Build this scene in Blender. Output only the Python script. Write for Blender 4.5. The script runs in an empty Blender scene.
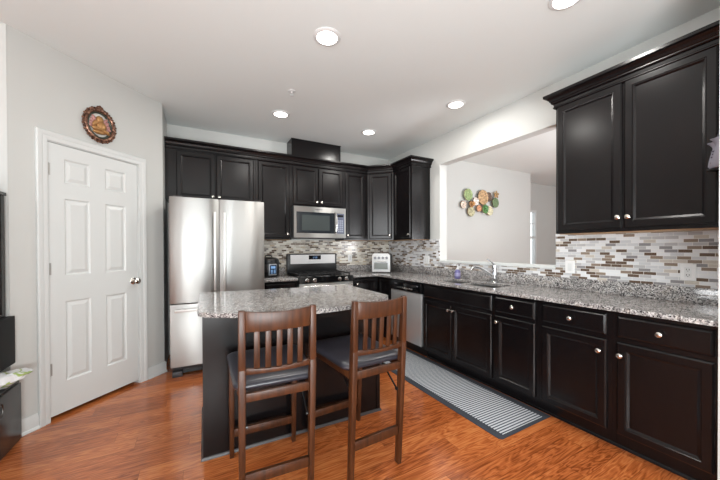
import bpy, bmesh, math, random
from mathutils import Vector, Matrix
PI = math.pi
random.seed(7)
SC = bpy.context.scene
COL = SC.collection

# ---------------------------------------------------------------- camera
CAM_H = 1.285
YAW, PITCH, ROLL = 0.49563, -0.00768, -0.0042
cam_d = bpy.data.cameras.new('camera')
cam = bpy.data.objects.new('camera', cam_d); COL.objects.link(cam)
cam_d.sensor_fit = 'HORIZONTAL'; cam_d.sensor_width = 36.0
cam_d.lens = 303.5 / 720 * 36
cam_d.shift_y = 10.64 / 720
cam_d.clip_start = 0.02
_f = Vector((math.sin(YAW), math.cos(YAW), 0)); _r = Vector((math.cos(YAW), -math.sin(YAW), 0)); _u = Vector((0, 0, 1))
_f2 = _f * math.cos(PITCH) + _u * math.sin(PITCH); _u2 = -_f * math.sin(PITCH) + _u * math.cos(PITCH)
_r3 = _r * math.cos(ROLL) + _u2 * math.sin(ROLL); _u3 = -_r * math.sin(ROLL) + _u2 * math.cos(ROLL)
M = Matrix.Identity(4)
for i in range(3):
    M[i][0] = _r3[i]; M[i][1] = _u3[i]; M[i][2] = -_f2[i]
M[2][3] = CAM_H
cam.matrix_world = M
SC.camera = cam

# ---------------------------------------------------------------- world, light, exposure
SC.view_settings.view_transform = 'Standard'; SC.view_settings.look = 'None'
SC.view_settings.gamma = 1.0; SC.view_settings.use_curve_mapping = False
SC.view_settings.exposure = -0.36
wd = bpy.data.worlds.new('daylight'); SC.world = wd; wd.use_nodes = True
bg = wd.node_tree.nodes['Background']; bg.inputs[0].default_value = (0.93, 0.97, 1.0, 1); bg.inputs[1].default_value = 2.2

def area(name, loc, target, sx, sy, power, color=(1, 1, 1)):
    d = bpy.data.lights.new(name, 'AREA'); d.shape = 'RECTANGLE'; d.size = sx; d.size_y = sy
    d.energy = power; d.color = color
    o = bpy.data.objects.new(name, d); COL.objects.link(o); o.location = loc
    o.rotation_euler = (Vector(target) - Vector(loc)).to_track_quat('-Z', 'Y').to_euler()
    return o
# daylight entering by the windows of the living room behind and left of the camera
for wx in (0.1, 1.35, -2.2):
    area('window_light_rear', (wx, -4.25, 1.35), (wx, 0, 1.55), 0.5, 1.9, 30, (0.95, 0.98, 1.0))
area('window_light_side', (-4.75, -0.75, 1.72), (0, -0.75, 1.72), 1.5, 1.85, 175, (0.95, 0.98, 1.0))
# added unseen area fills behind the camera, turned up to brighten the ceiling
area('ceiling_fill_near', (0.0, -1.0, 0.80), (0.75, 0.5, 2.78), 1.4, 0.9, 150, (0.93, 0.985, 1.0))
area('ceiling_fill_living', (-1.8, -2.2, 0.75), (-1.6, -1.9, 2.78), 1.4, 1.4, 85, (0.93, 0.985, 1.0))
# neighbouring room: an added unseen fill towards its ceiling, then daylight entering it
area('ceiling_fill_dining', (4.6, 0.2, 1.3), (4.6, 1.2, 2.78), 0.8, 0.8, 125, (0.97, 0.98, 1.0))
area('window_light_dining', (5.2, -2.3, 1.4), (5.2, 3, 2.2), 3.0, 2.2, 90, (0.96, 0.98, 1.0))
CAN_POWER = 12.0

# ---------------------------------------------------------------- materials
def lin(c): return tuple(((v / 255) / 12.92 if v / 255 <= 0.04045 else ((v / 255 + 0.055) / 1.055) ** 2.4) for v in c)
def mat(name, rgb, rough=0.5, metal=0.0, coat=0.0, spec=0.5, emit=None, trans=0.0, aniso=0.0):
    m = bpy.data.materials.new(name); m.use_nodes = True
    b = m.node_tree.nodes['Principled BSDF']
    b.inputs['Base Color'].default_value = (*lin(rgb), 1); b.inputs['Roughness'].default_value = rough
    b.inputs['Metallic'].default_value = metal; b.inputs['Coat Weight'].default_value = coat
    b.inputs['Specular IOR Level'].default_value = spec; b.inputs['Transmission Weight'].default_value = trans
    b.inputs['Anisotropic'].default_value = aniso
    if emit: b.inputs['Emission Color'].default_value = (*lin(rgb), 1); b.inputs['Emission Strength'].default_value = emit
    return m
class N:
    """short node-tree writer"""
    def __init__(s, m): s.t = m.node_tree; s.b = s.t.nodes['Principled BSDF']
    def n(s, kind, **kw):
        x = s.t.nodes.new(kind)
        for k, v in kw.items():
            if k.startswith('i_'):
                key = k[2:]; key = int(key) if key.isdigit() else key.replace('_', ' ')
                if hasattr(v, 'is_output') or isinstance(v, bpy.types.NodeSocket): s.t.links.new(v, x.inputs[key])
                else: x.inputs[key].default_value = v
            else: setattr(x, k, v)
        return x
    def l(s, a, b): s.t.links.new(a, b)
    def math(s, op, a, b=None):
        x = s.t.nodes.new('ShaderNodeMath'); x.operation = op
        for i, v in enumerate((a, b)):
            if v is None: continue
            if isinstance(v, bpy.types.NodeSocket): s.l(v, x.inputs[i])
            else: x.inputs[i].default_value = v
        return x.outputs[0]
    def ramp(s, fac, stops, interp='LINEAR'):
        x = s.t.nodes.new('ShaderNodeValToRGB'); x.color_ramp.interpolation = interp
        e = x.color_ramp.elements
        while len(e) < len(stops): e.new(0.5)
        for el, (p, c) in zip(e, stops): el.position = p; el.color = (*lin(c), 1)
        s.l(fac, x.inputs[0]); return x.outputs[0]

def paint(name, rgb, rough=0.6):
    m = mat(name, rgb, rough); n = N(m)
    tc = n.n('ShaderNodeTexCoord'); no = n.n('ShaderNodeTexNoise', i_Vector=tc.outputs['Object'], i_Scale=220.0, i_Detail=2.0)
    bp = n.n('ShaderNodeBump', i_Strength=0.04, i_Distance=0.002, i_Height=no.outputs['Fac']); n.l(bp.outputs[0], n.b.inputs['Normal'])
    return m
WALL = paint('wall_paint', (196, 197, 194), 0.55)
CEIL = paint('ceiling_paint', (224, 229, 228), 0.7)
TRIM = mat('white_trim_paint', (210, 213, 212), 0.35)

def wood_dark():
    m = mat('espresso_wood', (12, 10, 11), 0.24, spec=0.32); n = N(m); n.b.inputs['Coat Roughness'].default_value = 0.28
    tc = n.n('ShaderNodeTexCoord'); mp = n.n('ShaderNodeMapping', i_Vector=tc.outputs['Object'], i_Scale=(28, 28, 2.2))
    no = n.n('ShaderNodeTexNoise', i_Vector=mp.outputs[0], i_Scale=2.0, i_Detail=4.0)
    n.l(n.ramp(no.outputs['Fac'], [(0.3, (10, 9, 10)), (0.7, (18, 14, 15))]), n.b.inputs['Base Color'])
    return m
DARK = wood_dark()
DARK_IN = mat('cabinet_shadow_gap', (14, 11, 12), 0.6)
TAN = mat('birch_underside', (176, 138, 100), 0.5)

def wood_stool():
    m = mat('walnut_stain', (104, 58, 32), 0.38, spec=0.4); n = N(m)
    tc = n.n('ShaderNodeTexCoord'); mp = n.n('ShaderNodeMapping', i_Vector=tc.outputs['Object'], i_Scale=(40, 40, 4))
    no = n.n('ShaderNodeTexNoise', i_Vector=mp.outputs[0], i_Scale=1.5, i_Detail=5.0)
    n.l(n.ramp(no.outputs['Fac'], [(0.25, (46, 24, 12)), (0.75, (84, 47, 24))]), n.b.inputs['Base Color'])
    return m
STOOL = wood_stool()
VINYL = mat('grey_vinyl', (46, 45, 52), 0.3, spec=0.5)
BLACK = mat('black_plastic', (18, 18, 20), 0.35)
BLACKGLOSS = mat('black_gloss', (12, 12, 14), 0.08)
IRON = mat('cast_iron', (22, 22, 24), 0.6)
def steel():
    m = mat('brushed_steel', (174, 174, 172), 0.40, metal=1.0, aniso=0.95); n = N(m)
    tc = n.n('ShaderNodeTexCoord'); n.b.inputs['Anisotropic Rotation'].default_value = 0.25; tg = n.n('ShaderNodeTangent', direction_type='RADIAL', axis='Z'); n.l(tg.outputs[0], n.b.inputs['Tangent'])
    mp = n.n('ShaderNodeMapping', i_Vector=tc.outputs['Object'], i_Scale=(6.0, 6.0, 1.3))
    no = n.n('ShaderNodeTexNoise', i_Vector=mp.outputs[0], i_Scale=1.0, i_Detail=1.0)
    bp = n.n('ShaderNodeBump', i_Strength=0.16, i_Distance=0.02, i_Height=no.outputs['Fac']); n.l(bp.outputs[0], n.b.inputs['Normal'])
    return m
STEEL = steel()
STEEL_PLAIN = mat('satin_steel', (205, 203, 200), 0.25, metal=1.0)
NICKEL = mat('satin_nickel', (215, 210, 203), 0.22, metal=1.0)
CHROME = mat('chrome', (225, 228, 232), 0.06, metal=1.0)
DARKMETAL = mat('dark_appliance_side', (70, 70, 72), 0.45, metal=0.3)
GLASSBLACK = mat('oven_glass', (38, 42, 46), 0.06, spec=0.6)
WHITE = mat('white_plastic', (214, 215, 215), 0.3)
ALMOND = mat('white_outlet', (226, 226, 226), 0.35)

def granite(name='granite', warm=0.0):
    m = mat(name, (150, 146, 144), 0.09, spec=0.5); n = N(m)
    tc = n.n('ShaderNodeTexCoord')
    v = n.n('ShaderNodeTexVoronoi', i_Vector=tc.outputs['Object'], i_Scale=165.0)
    wn = n.n('ShaderNodeTexWhiteNoise', i_0=v.outputs['Color'])
    base = n.ramp(wn.outputs['Value'], [(0.0, (46, 46, 50)), (0.09, (104, 101, 101)), (0.25, (146, 142, 140)), (0.5, (174, 171, 168)), (0.72, (198, 195, 192)), (0.9, (222, 220, 217))], 'CONSTANT')
    no = n.n('ShaderNodeTexNoise', i_Vector=tc.outputs['Object'], i_Scale=22.0, i_Detail=4.0)
    tint = n.ramp(no.outputs['Fac'], [(0.36, (166, 166, 168)), (0.55, (240, 240, 242)), (0.7, (224, 217, 210))])
    mx = n.n('ShaderNodeMix', data_type='RGBA', blend_type='MULTIPLY'); mx.inputs['Factor'].default_value = 0.75
    n.l(base, mx.inputs[6]); n.l(tint, mx.inputs[7]); n.l(mx.outputs[2], n.b.inputs['Base Color'])
    return m
GRANITE = granite()

def mosaic(name, axis, stops):
    """small staggered brick mosaic; axis = index of the horizontal coordinate"""
    m = mat(name, (210, 208, 205), 0.18); n = N(m)
    RH, RW, G = 0.0235, 0.070, 0.0011
    tc = n.n('ShaderNodeTexCoord'); sp = n.n('ShaderNodeSeparateXYZ', i_0=tc.outputs['Object'])
    z = n.math('DIVIDE', sp.outputs[2], RH); row = n.math('FLOOR', z)
    wr = n.n('ShaderNodeTexWhiteNoise', noise_dimensions='1D', i_W=row)
    off = n.math('ADD', n.math('MULTIPLY', n.math('MODULO', row, 2.0), 0.5), n.math('MULTIPLY', wr.outputs['Value'], 0.35))
    x = n.math('ADD', n.math('DIVIDE', sp.outputs[axis], RW), off)
    x = n.math('ADD', x, 200.0); col = n.math('FLOOR', x)
    cb = n.n('ShaderNodeCombineXYZ', i_0=col, i_1=row)
    wn = n.n('ShaderNodeTexWhiteNoise', noise_dimensions='2D', i_0=cb.outputs[0])
    c = n.ramp(wn.outputs['Value'], stops, 'CONSTANT')
    fz = n.math('FRACT', z); fx = n.math('FRACT', x)
    ez = n.math('MULTIPLY', n.math('MINIMUM', fz, n.math('SUBTRACT', 1.0, fz)), RH)
    ex = n.math('MULTIPLY', n.math('MINIMUM', fx, n.math('SUBTRACT', 1.0, fx)), RW)
    e = n.math('MINIMUM', ez, ex); inside = n.math('GREATER_THAN', e, G)
    mx = n.n('ShaderNodeMix', data_type='RGBA'); n.l(inside, mx.inputs['Factor'])
    mx.inputs[6].default_value = (*lin((222, 219, 214)), 1); n.l(c, mx.inputs[7]); n.l(mx.outputs[2], n.b.inputs['Base Color'])
    r = n.math('SUBTRACT', 0.6, n.math('MULTIPLY', inside, 0.42)); n.l(r, n.b.inputs['Roughness'])
    hb = n.n('ShaderNodeBump', i_Strength=0.5, i_Distance=0.001, i_Height=inside); n.l(hb.outputs[0], n.b.inputs['Normal'])
    return m
TILE_STOPS = [(0.0, (216, 217, 219)), (0.28, (196, 197, 200)), (0.52, (178, 177, 178)), (0.63, (190, 182, 172)), (0.71, (136, 121, 108)), (0.79, (98, 82, 70)), (0.92, (136, 134, 136))]
TILE_R = mosaic('mosaic_tile_right', 1, TILE_STOPS)
TILE_B = mosaic('mosaic_tile_back', 0, [(0.0, (226, 222, 212)), (0.26, (206, 199, 186)), (0.48, (186, 178, 166)), (0.62, (196, 182, 160)), (0.72, (134, 117, 102)), (0.82, (96, 80, 66)), (0.93, (140, 134, 128))])

def floor_mat():
    m = mat('oak_floor', (170, 92, 48), 0.2, coat=0.35); n = N(m); n.b.inputs['Coat Roughness'].default_value = 0.12
    tc = n.n('ShaderNodeTexCoord'); sp = n.n('ShaderNodeSeparateXYZ', i_0=tc.outputs['Object'])
    W, L = 0.127, 0.95
    y = n.math('ADD', n.math('DIVIDE', sp.outputs[1], W), 100.0); row = n.math('FLOOR', y)
    wr = n.n('ShaderNodeTexWhiteNoise', noise_dimensions='1D', i_W=row)
    x = n.math('ADD', n.math('ADD', n.math('DIVIDE', sp.outputs[0], L), 50.0), n.math('MULTIPLY', wr.outputs['Value'], 7.0)); col = n.math('FLOOR', x)
    cb = n.n('ShaderNodeCombineXYZ', i_0=col, i_1=row); wn = n.n('ShaderNodeTexWhiteNoise', noise_dimensions='2D', i_0=cb.outputs[0])
    # grain: noise stretched along the board, offset for every board, warped into cathedral figures
    vo = n.n('ShaderNodeVectorMath', operation='MULTIPLY_ADD'); n.l(wn.outputs['Color'], vo.inputs[0]); vo.inputs[1].default_value = (9, 9, 9); n.l(tc.outputs['Object'], vo.inputs[2])
    mp = n.n('ShaderNodeMapping', i_Vector=vo.outputs[0], i_Scale=(1.6, 13.0, 1.0))
    big = n.n('ShaderNodeTexNoise', i_Vector=mp.outputs[0], i_Scale=1.0, i_Detail=3.0, i_Distortion=0.6)
    rings = n.math('FRACT', n.math('MULTIPLY', big.outputs['Fac'], 12.0)); rings = n.math('ABSOLUTE', n.math('SUBTRACT', rings, 0.5))
    mp2 = n.n('ShaderNodeMapping', i_Vector=vo.outputs[0], i_Scale=(5.0, 150.0, 1.0))
    fine = n.n('ShaderNodeTexNoise', i_Vector=mp2.outputs[0], i_Scale=1.0, i_Detail=3.0)
    g = n.math('ADD', n.math('MULTIPLY', rings, 0.72), n.math('MULTIPLY', fine.outputs['Fac'], 0.85))
    g = n.math('SUBTRACT', n.math('ADD', g, n.math('MULTIPLY', n.math('SUBTRACT', wn.outputs['Value'], 0.5), 0.30)), 0.13)
    c = n.ramp(g, [(0.14, (126, 63, 29)), (0.38, (168, 90, 45)), (0.55, (188, 106, 56)), (0.8, (206, 128, 73))])
    fy = n.math('FRACT', y); fx = n.math('FRACT', x)
    ey = n.math('MULTIPLY', n.math('MINIMUM', fy, n.math('SUBTRACT', 1.0, fy)), W); ex = n.math('MULTIPLY', n.math('MINIMUM', fx, n.math('SUBTRACT', 1.0, fx)), L)
    seam = n.math('LESS_THAN', n.math('MINIMUM', ey, ex), 0.0011)
    mx = n.n('ShaderNodeMix', data_type='RGBA'); n.l(n.math('MULTIPLY', seam, 0.6), mx.inputs['Factor']); n.l(c, mx.inputs[6]); mx.inputs[7].default_value = (*lin((60, 28, 14)), 1)
    n.l(mx.outputs[2], n.b.inputs['Base Color'])
    bp = n.n('ShaderNodeBump', i_Strength=0.12, i_Distance=0.002, i_Height=big.outputs['Fac']); n.l(bp.outputs[0], n.b.inputs['Normal'])
    return m
FLOOR = floor_mat()

# ---------------------------------------------------------------- mesh builder
class MB:
    def __init__(s): s.bm = bmesh.new()
    def box(s, x0, x1, y0, y1, z0, z1, bev=0.0, seg=2, mtx=None):
        if x0 > x1: x0, x1 = x1, x0
        if y0 > y1: y0, y1 = y1, y0
        if z0 > z1: z0, z1 = z1, z0
        t = bmesh.new()
        v = [t.verts.new((x, y, z)) for x in (x0, x1) for y in (y0, y1) for z in (z0, z1)]
        for q in ((0, 1, 3, 2), (4, 6, 7, 5), (0, 4, 5, 1), (2, 3, 7, 6), (0, 2, 6, 4), (1, 5, 7, 3)): t.faces.new([v[i] for i in q])
        if bev: bmesh.ops.bevel(t, geom=t.edges[:], offset=bev, segments=seg, affect='EDGES', profile=0.5)
        return s._merge(t, mtx)
    def _merge(s, t, mtx=None):
        if mtx is not None: bmesh.ops.transform(t, matrix=mtx, verts=t.verts[:])
        me = bpy.data.meshes.new('tmp'); t.to_mesh(me); t.free(); s.bm.from_mesh(me); bpy.data.meshes.remove(me); return s
    def lathe(s, prof, seg=24, mtx=None, cap=True):
        """prof: (radius, z) from bottom to top, closed with caps where radius > 0"""
        t = bmesh.new(); rings = []
        for r, z in prof:
            if r < 1e-6: rings.append([t.verts.new((0, 0, z))])
            else: rings.append([t.verts.new((r * math.cos(2 * PI * k / seg), r * math.sin(2 * PI * k / seg), z)) for k in range(seg)])
        for a, b in zip(rings, rings[1:]):
            for k in range(seg):
                k2 = (k + 1) % seg
                if len(a) == 1 and len(b) == 1: continue
                if len(a) == 1: t.faces.new((a[0], b[k2], b[k]))
                elif len(b) == 1: t.faces.new((a[k], a[k2], b[0]))
                else: t.faces.new((a[k], a[k2], b[k2], b[k]))
        if cap and len(rings[0]) > 1: t.faces.new(rings[0][::-1])
        if cap and len(rings[-1]) > 1: t.faces.new(rings[-1])
        return s._merge(t, mtx)
    def cyl(s, p, q, r, seg=16, r2=None):
        p, q = Vector(p), Vector(q); d = q - p
        m = Matrix.Translation(p) @ d.to_track_quat('Z', 'Y').to_matrix().to_4x4()
        return s.lathe([(r, 0), (r if r2 is None else r2, d.length)], seg, m)
    def tube(s, pts, r, seg=10, radii=None):
        pts = [Vector(p) for p in pts]; t = bmesh.new(); rings = []; up = None
        for i, p in enumerate(pts):
            d = (pts[min(i + 1, len(pts) - 1)] - pts[max(i - 1, 0)]).normalized()
            if up is None: up = Vector((0, 0, 1)) if abs(d.z) < 0.9 else Vector((1, 0, 0))
            a = d.cross(up).normalized(); b = a.cross(d).normalized(); up = b
            rr = radii[i] if radii else r
            rings.append([t.verts.new(p + a * rr * math.cos(2 * PI * k / seg) + b * rr * math.sin(2 * PI * k / seg)) for k in range(seg)])
        for x, y in zip(rings, rings[1:]):
            for k in range(seg): t.faces.new((x[k], x[(k + 1) % seg], y[(k + 1) % seg], y[k]))
        t.faces.new(rings[0][::-1]); t.faces.new(rings[-1])
        bmesh.ops.recalc_face_normals(t, faces=t.faces[:])
        return s._merge(t)
    def bar(s, p, q, w, d, side=(1, 0, 0), bev=0.0, w2=None, d2=None):
        """rectangular bar p->q: w across `side`, d across the other axis; may taper"""
        p, q = Vector(p), Vector(q); ax = (q - p).normalized(); a = Vector(side); a = (a - ax * a.dot(ax)).normalized(); b = ax.cross(a)
        t = bmesh.new(); R = []
        for c, ww, dd in ((p, w, d), (q, w2 or w, d2 or d)):
            R.append([t.verts.new(c + a * sx * ww / 2 + b * sy * dd / 2) for sx, sy in ((-1, -1), (1, -1), (1, 1), (-1, 1))])
        for k in range(4): t.faces.new((R[0][k], R[0][(k + 1) % 4], R[1][(k + 1) % 4], R[1][k]))
        t.faces.new(R[0][::-1]); t.faces.new(R[1]); bmesh.ops.recalc_face_normals(t, faces=t.faces[:])
        if bev: bmesh.ops.bevel(t, geom=t.edges[:], offset=bev, segments=2, affect='EDGES', profile=0.5)
        return s._merge(t)
    def prism(s, poly, z0, z1, bev=0.0, mtx=None):
        t = bmesh.new(); f = t.faces.new([t.verts.new((x, y, z0)) for x, y in poly])
        r = bmesh.ops.extrude_face_region(t, geom=[f]); bmesh.ops.translate(t, verts=[g for g in r['geom'] if isinstance(g, bmesh.types.BMVert)], vec=(0, 0, z1 - z0))
        bmesh.ops.recalc_face_normals(t, faces=t.faces[:])
        if bev:
            ed = [e for e in t.edges if abs(e.verts[0].co.z - e.verts[1].co.z) < 1e-6]
            bmesh.ops.bevel(t, geom=ed, offset=bev, segments=2, affect='EDGES', profile=0.5)
        return s._merge(t, mtx)
    def panel(s, x0, x1, z0, z1, prof, back=True, mtx=None):
        """concentric rectangle loops: prof = [(inset, y)], front looks to -y"""
        t = bmesh.new(); R = []
        for i, y in prof: R.append([t.verts.new(c) for c in ((x0 + i, y, z0 + i), (x1 - i, y, z0 + i), (x1 - i, y, z1 - i), (x0 + i, y, z1 - i))])
        for a, b in zip(R, R[1:]):
            for k in range(4): t.faces.new((a[k], a[(k + 1) % 4], b[(k + 1) % 4], b[k]))
        t.faces.new(R[-1])
        if back: t.faces.new(R[0][::-1])
        return s._merge(t, mtx)
    def sweep(s, prof, path, closed_prof=True):
        """prof = [(out, z)], path = [(x, y)]; out is to the right of the travel direction, corners mitred"""
        t = bmesh.new(); P = [Vector(p) for p in path]; R = []
        for i, p in enumerate(P):
            d0 = (P[i] - P[i - 1]).normalized() if i else None; d1 = (P[i + 1] - P[i]).normalized() if i < len(P) - 1 else None
            n0 = Vector((d0.y, -d0.x)) if d0 else None; n1 = Vector((d1.y, -d1.x)) if d1 else None
            if n0 and n1: n = (n0 + n1); n = n / (n.dot(n0))
            else: n = n0 or n1
            R.append([t.verts.new((p.x + n.x * o, p.y + n.y * o, z)) for o, z in prof])
        m = len(prof)
        for a, b in zip(R, R[1:]):
            for k in range(m if closed_prof else m - 1): t.faces.new((a[k], a[(k + 1) % m], b[(k + 1) % m], b[k]))
        t.faces.new(R[0]); t.faces.new(R[-1][::-1]); bmesh.ops.recalc_face_normals(t, faces=t.faces[:])
        return s._merge(t)
    def cells(s, xs, ys, mask, z0, z1, bev=0.0):
        """slab of grid cells; mask(i, j) says which cells exist"""
        t = bmesh.new()
        for i in range(len(xs) - 1):
            for j in range(len(ys) - 1):
                if not mask(i, j): continue
                a, b, c, d = xs[i], xs[i + 1], ys[j], ys[j + 1]
                t.faces.new([t.verts.new(v) for v in ((a, c, z1), (b, c, z1), (b, d, z1), (a, d, z1))])
                t.faces.new([t.verts.new(v) for v in ((a, d, z0), (b, d, z0), (b, c, z0), (a, c, z0))])
                for di, dj, p, q in ((-1, 0, (a, d), (a, c)), (1, 0, (b, c), (b, d)), (0, -1, (a, c), (b, c)), (0, 1, (b, d), (a, d))):
                    ii, jj = i + di, j + dj
                    if 0 <= ii < len(xs) - 1 and 0 <= jj < len(ys) - 1 and mask(ii, jj): continue
                    t.faces.new([t.verts.new(v) for v in ((*p, z0), (*q, z0), (*q, z1), (*p, z1))])
        bmesh.ops.remove_doubles(t, verts=t.verts[:], dist=1e-5)
        if bev:
            ed = [e for e in t.edges if len(e.link_faces) == 2 and e.calc_face_angle(0) > 1.0 and abs(e.verts[0].co.z - e.verts[1].co.z) < 1e-6]
            bmesh.ops.bevel(t, geom=ed, offset=bev, segments=2, affect='EDGES', profile=0.5)
        return s._merge(t)
    def build(s, name, m, parent=None, smooth=True, angle=32):
        me = bpy.data.meshes.new(name); s.bm.to_mesh(me); s.bm.free()
        me.materials.append(m)
        if smooth:
            me.polygons.foreach_set('use_smooth', [True] * len(me.polygons)); me.set_sharp_from_angle(angle=math.radians(angle))
        o = bpy.data.objects.new(name, me); COL.objects.link(o)
        if parent: o.parent = parent
        return o

def tag(o, label, cat, group=None):
    o['label'] = label; o['category'] = cat
    if group: o['group'] = group
    return o
def thing(name, label, cat, loc=(0, 0, 0), rz=0.0, group=None):
    o = bpy.data.objects.new(name, None); COL.objects.link(o); o.location = loc; o.rotation_euler = (0, 0, rz); o.empty_display_size = 0.1
    return tag(o, label, cat, group)
def struct(o, label=None):
    o['kind'] = 'structure'
    if label: o['label'] = label
    return o
def copy_tree(o, parent=None):
    c = o.copy(); COL.objects.link(c)
    if parent: c.parent = parent
    for ch in list(o.children): copy_tree(ch, c)
    return c

# ---------------------------------------------------------------- room shell
XR, YB, CZ = 2.92, 4.35, 2.80          # right wall, back wall, ceiling
XR2 = 3.045                            # far face of the right wall
PA, PB = Vector((-1.108, 2.925)), Vector((-0.300, 3.772))   # the slanted pantry wall
OY0, OY1, OZ0, OZ1 = 1.60, 3.115, 1.112, 2.42                # pass-through opening

struct(MB().box(-5, 9, -4.6, 4.46, -0.05, 0).build('floor', FLOOR, smooth=False), 'orange oak plank floor')
struct(MB().box(-5, 9, -4.6, 4.46, CZ, CZ + 0.05).build('ceiling', CEIL, smooth=False), 'flat pale grey ceiling')
struct(MB().box(-0.299, XR, YB, YB + 0.1, 0, CZ).build('wall_back', WALL, smooth=False))
def yz_wall(x0, x1, ys, zs, mask):
    t = MB(); t.cells(zs, ys, lambda i, j: mask(i, j), -x1, -x0)
    bmesh.ops.transform(t.bm, matrix=Matrix(((0, 0, -1, 0), (0, 1, 0, 0), (1, 0, 0, 0), (0, 0, 0, 1))), verts=t.bm.verts[:])
    bmesh.ops.recalc_face_normals(t.bm, faces=t.bm.faces[:]); return t
struct(yz_wall(XR, XR2, [-4.6, OY0, OY1, YB + 0.1], [0, OZ0, OZ1, CZ], lambda i, j: not (i == 1 and j == 1)).build('wall_right', WALL, smooth=False), 'pale wall with a wide pass-through opening')
# return wall at the right picture edge
struct(MB().box(2.262, XR - 0.001, 0.30, 0.474, 0, CZ).build('wall_return', WALL, smooth=False), 'end of a wall at the right edge of the picture')
# pantry block
def wall_seg(name, p, q, th, m=WALL, z0=0, z1=CZ):
    p, q = Vector(p), Vector(q); d = (q - p).normalized(); n = Vector((-d.y, d.x))
    return struct(MB().prism([tuple(p), tuple(q), tuple(q + n * th), tuple(p + n * th)], z0, z1).build(name, m, smooth=False))
PT = (PB - PA).normalized(); PN = Vector((PT.y, -PT.x)); PLEN = (PB - PA).length
PANG = math.atan2(PT.y, PT.x)
# wall with a doorway: local x along the wall, local -y looks into the room
pw = MB(); DX0, DX1, DZ1 = 0.206, 0.908, 2.098
pw.box(0, DX0, 0, 0.1, 0, CZ); pw.box(DX1, PLEN, 0, 0.1, 0, CZ); pw.box(DX0, DX1, 0, 0.1, DZ1, CZ)
o = struct(pw.build('wall_pantry', WALL, smooth=False), 'slanted pale wall with the white pantry door'); o.location = (PA.x, PA.y, 0); o.rotation_euler = (0, 0, PANG)
struct(MB().box(-0.399, -0.299, PB.y + 0.004, YB + 0.1, 0, CZ).build('wall_alcove', WALL, smooth=False))
struct(MB().box(-5, PA.x - 0.002, PA.y, PA.y + 0.1, 0, CZ).build('wall_left', WALL, smooth=False))
struct(MB().box(-5, -0.4, 4.36, 4.46, 0, CZ).build('wall_pantry_rear', WALL, smooth=False))
struct(MB().box(-5.1, -5, -4.6, 4.46, 0, CZ).build('wall_living', WALL, smooth=False))
struct(MB().box(-5, 9, -4.7, -4.6, 0, CZ).build('wall_rear', WALL, smooth=False))
# neighbouring room seen through the opening
struct(MB().box(XR2 + 0.002, 6.05, 3.82, 4.36, 0, CZ).build('wall_dining', WALL, smooth=False), 'far wall behind the opening that carries the wall art')
WX0, WX1, WZ0, WZ1 = 6.72, 7.14, 0.85, 2.17
wf = MB(); wf.cells([0, WZ0, WZ1, CZ], [6.052, WX0, WX1, 9.0], lambda i, j: not (i == 1 and j == 1), 0, 0.1)
bmesh.ops.transform(wf.bm, matrix=Matrix(((0, 1, 0, 0), (0, 0, 1, 4.36), (1, 0, 0, 0), (0, 0, 0, 1))), verts=wf.bm.verts[:]); bmesh.ops.recalc_face_normals(wf.bm, faces=wf.bm.faces[:])
struct(wf.build('wall_hall', WALL, smooth=False), 'farther wall with a narrow bright window')
struct(MB().box(9, 9.1, -4.6, 4.46, 0, CZ).build('wall_end', WALL, smooth=False))
# window in the far wall
w1 = bpy.data.objects.new('window_1', None); COL.objects.link(w1); struct(w1, 'narrow bright window with a white blind behind the opening'); w1.location = (WX0, 4.36, WZ0)
ww, wh = WX1 - WX0, WZ1 - WZ0
fr = MB(); c = 0.045
fr.box(0, c, 0.0, 0.09, 0, wh); fr.box(ww - c, ww, 0.0, 0.09, 0, wh); fr.box(c, ww - c, 0, 0.09, 0, c); fr.box(c, ww - c, 0, 0.09, wh - c, wh); fr.box(c, ww - c, 0.02, 0.07, wh * 0.49, wh * 0.53)
fr.box(ww * .5 - .008, ww * .5 + .008, 0.035, 0.05, wh * 0.53, wh - c); fr.box(c, ww - c, 0.035, 0.05, wh * .75, wh * .765)
fr.build('window_frame', TRIM, w1, smooth=False)
GL = mat('window_glass', (255, 255, 255), 0.0, trans=1.0); GL.node_tree.nodes['Principled BSDF'].inputs['IOR'].default_value = 1.05
MB().box(c, ww - c, 0.052, 0.056, c, wh - c).build('pane', GL, w1, smooth=False)
bl = MB()
for k in range(22): bl.box(c + .004, ww - c - .004, 0.008, 0.03, c + .01 + k * 0.0265, c + .013 + k * 0.0265, mtx=Matrix.Identity(4))
bl.build('blind', WHITE, w1, smooth=False)

# baseboards and casing
BB = [(0, 0.0), (0.014, 0.0), (0.014, 0.085), (0.006, 0.108), (0, 0.108)]
def baseboard(name, p, q, label=None):
    prof = [(a + 0.0005, b) for a, b in BB]
    prof2 = [(0.0005, 0.0), (0.026, 0.0), (0.024, 0.012), (0.0145, 0.02), (0.0145, 0.085), (0.007, 0.108), (0.0005, 0.108)]
    return struct(MB().sweep(prof2, [p, q]).build(name, TRIM), label)
def pw_pt(t): v = PA + PT * t; return (v.x, v.y)
baseboard('baseboard_pantry', pw_pt(0.0), pw_pt(0.138)); baseboard('baseboard_alcove', pw_pt(0.978), pw_pt(PLEN + 0.012))
baseboard('baseboard_left', (-4.9, PA.y), (PA.x - 0.03, PA.y))
tr = bpy.data.objects.new('trim_1', None); COL.objects.link(tr); struct(tr, 'white moulded casing around the pantry door'); tr.location = (PA.x, PA.y, 0); tr.rotation_euler = (0, 0, PANG)
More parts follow.
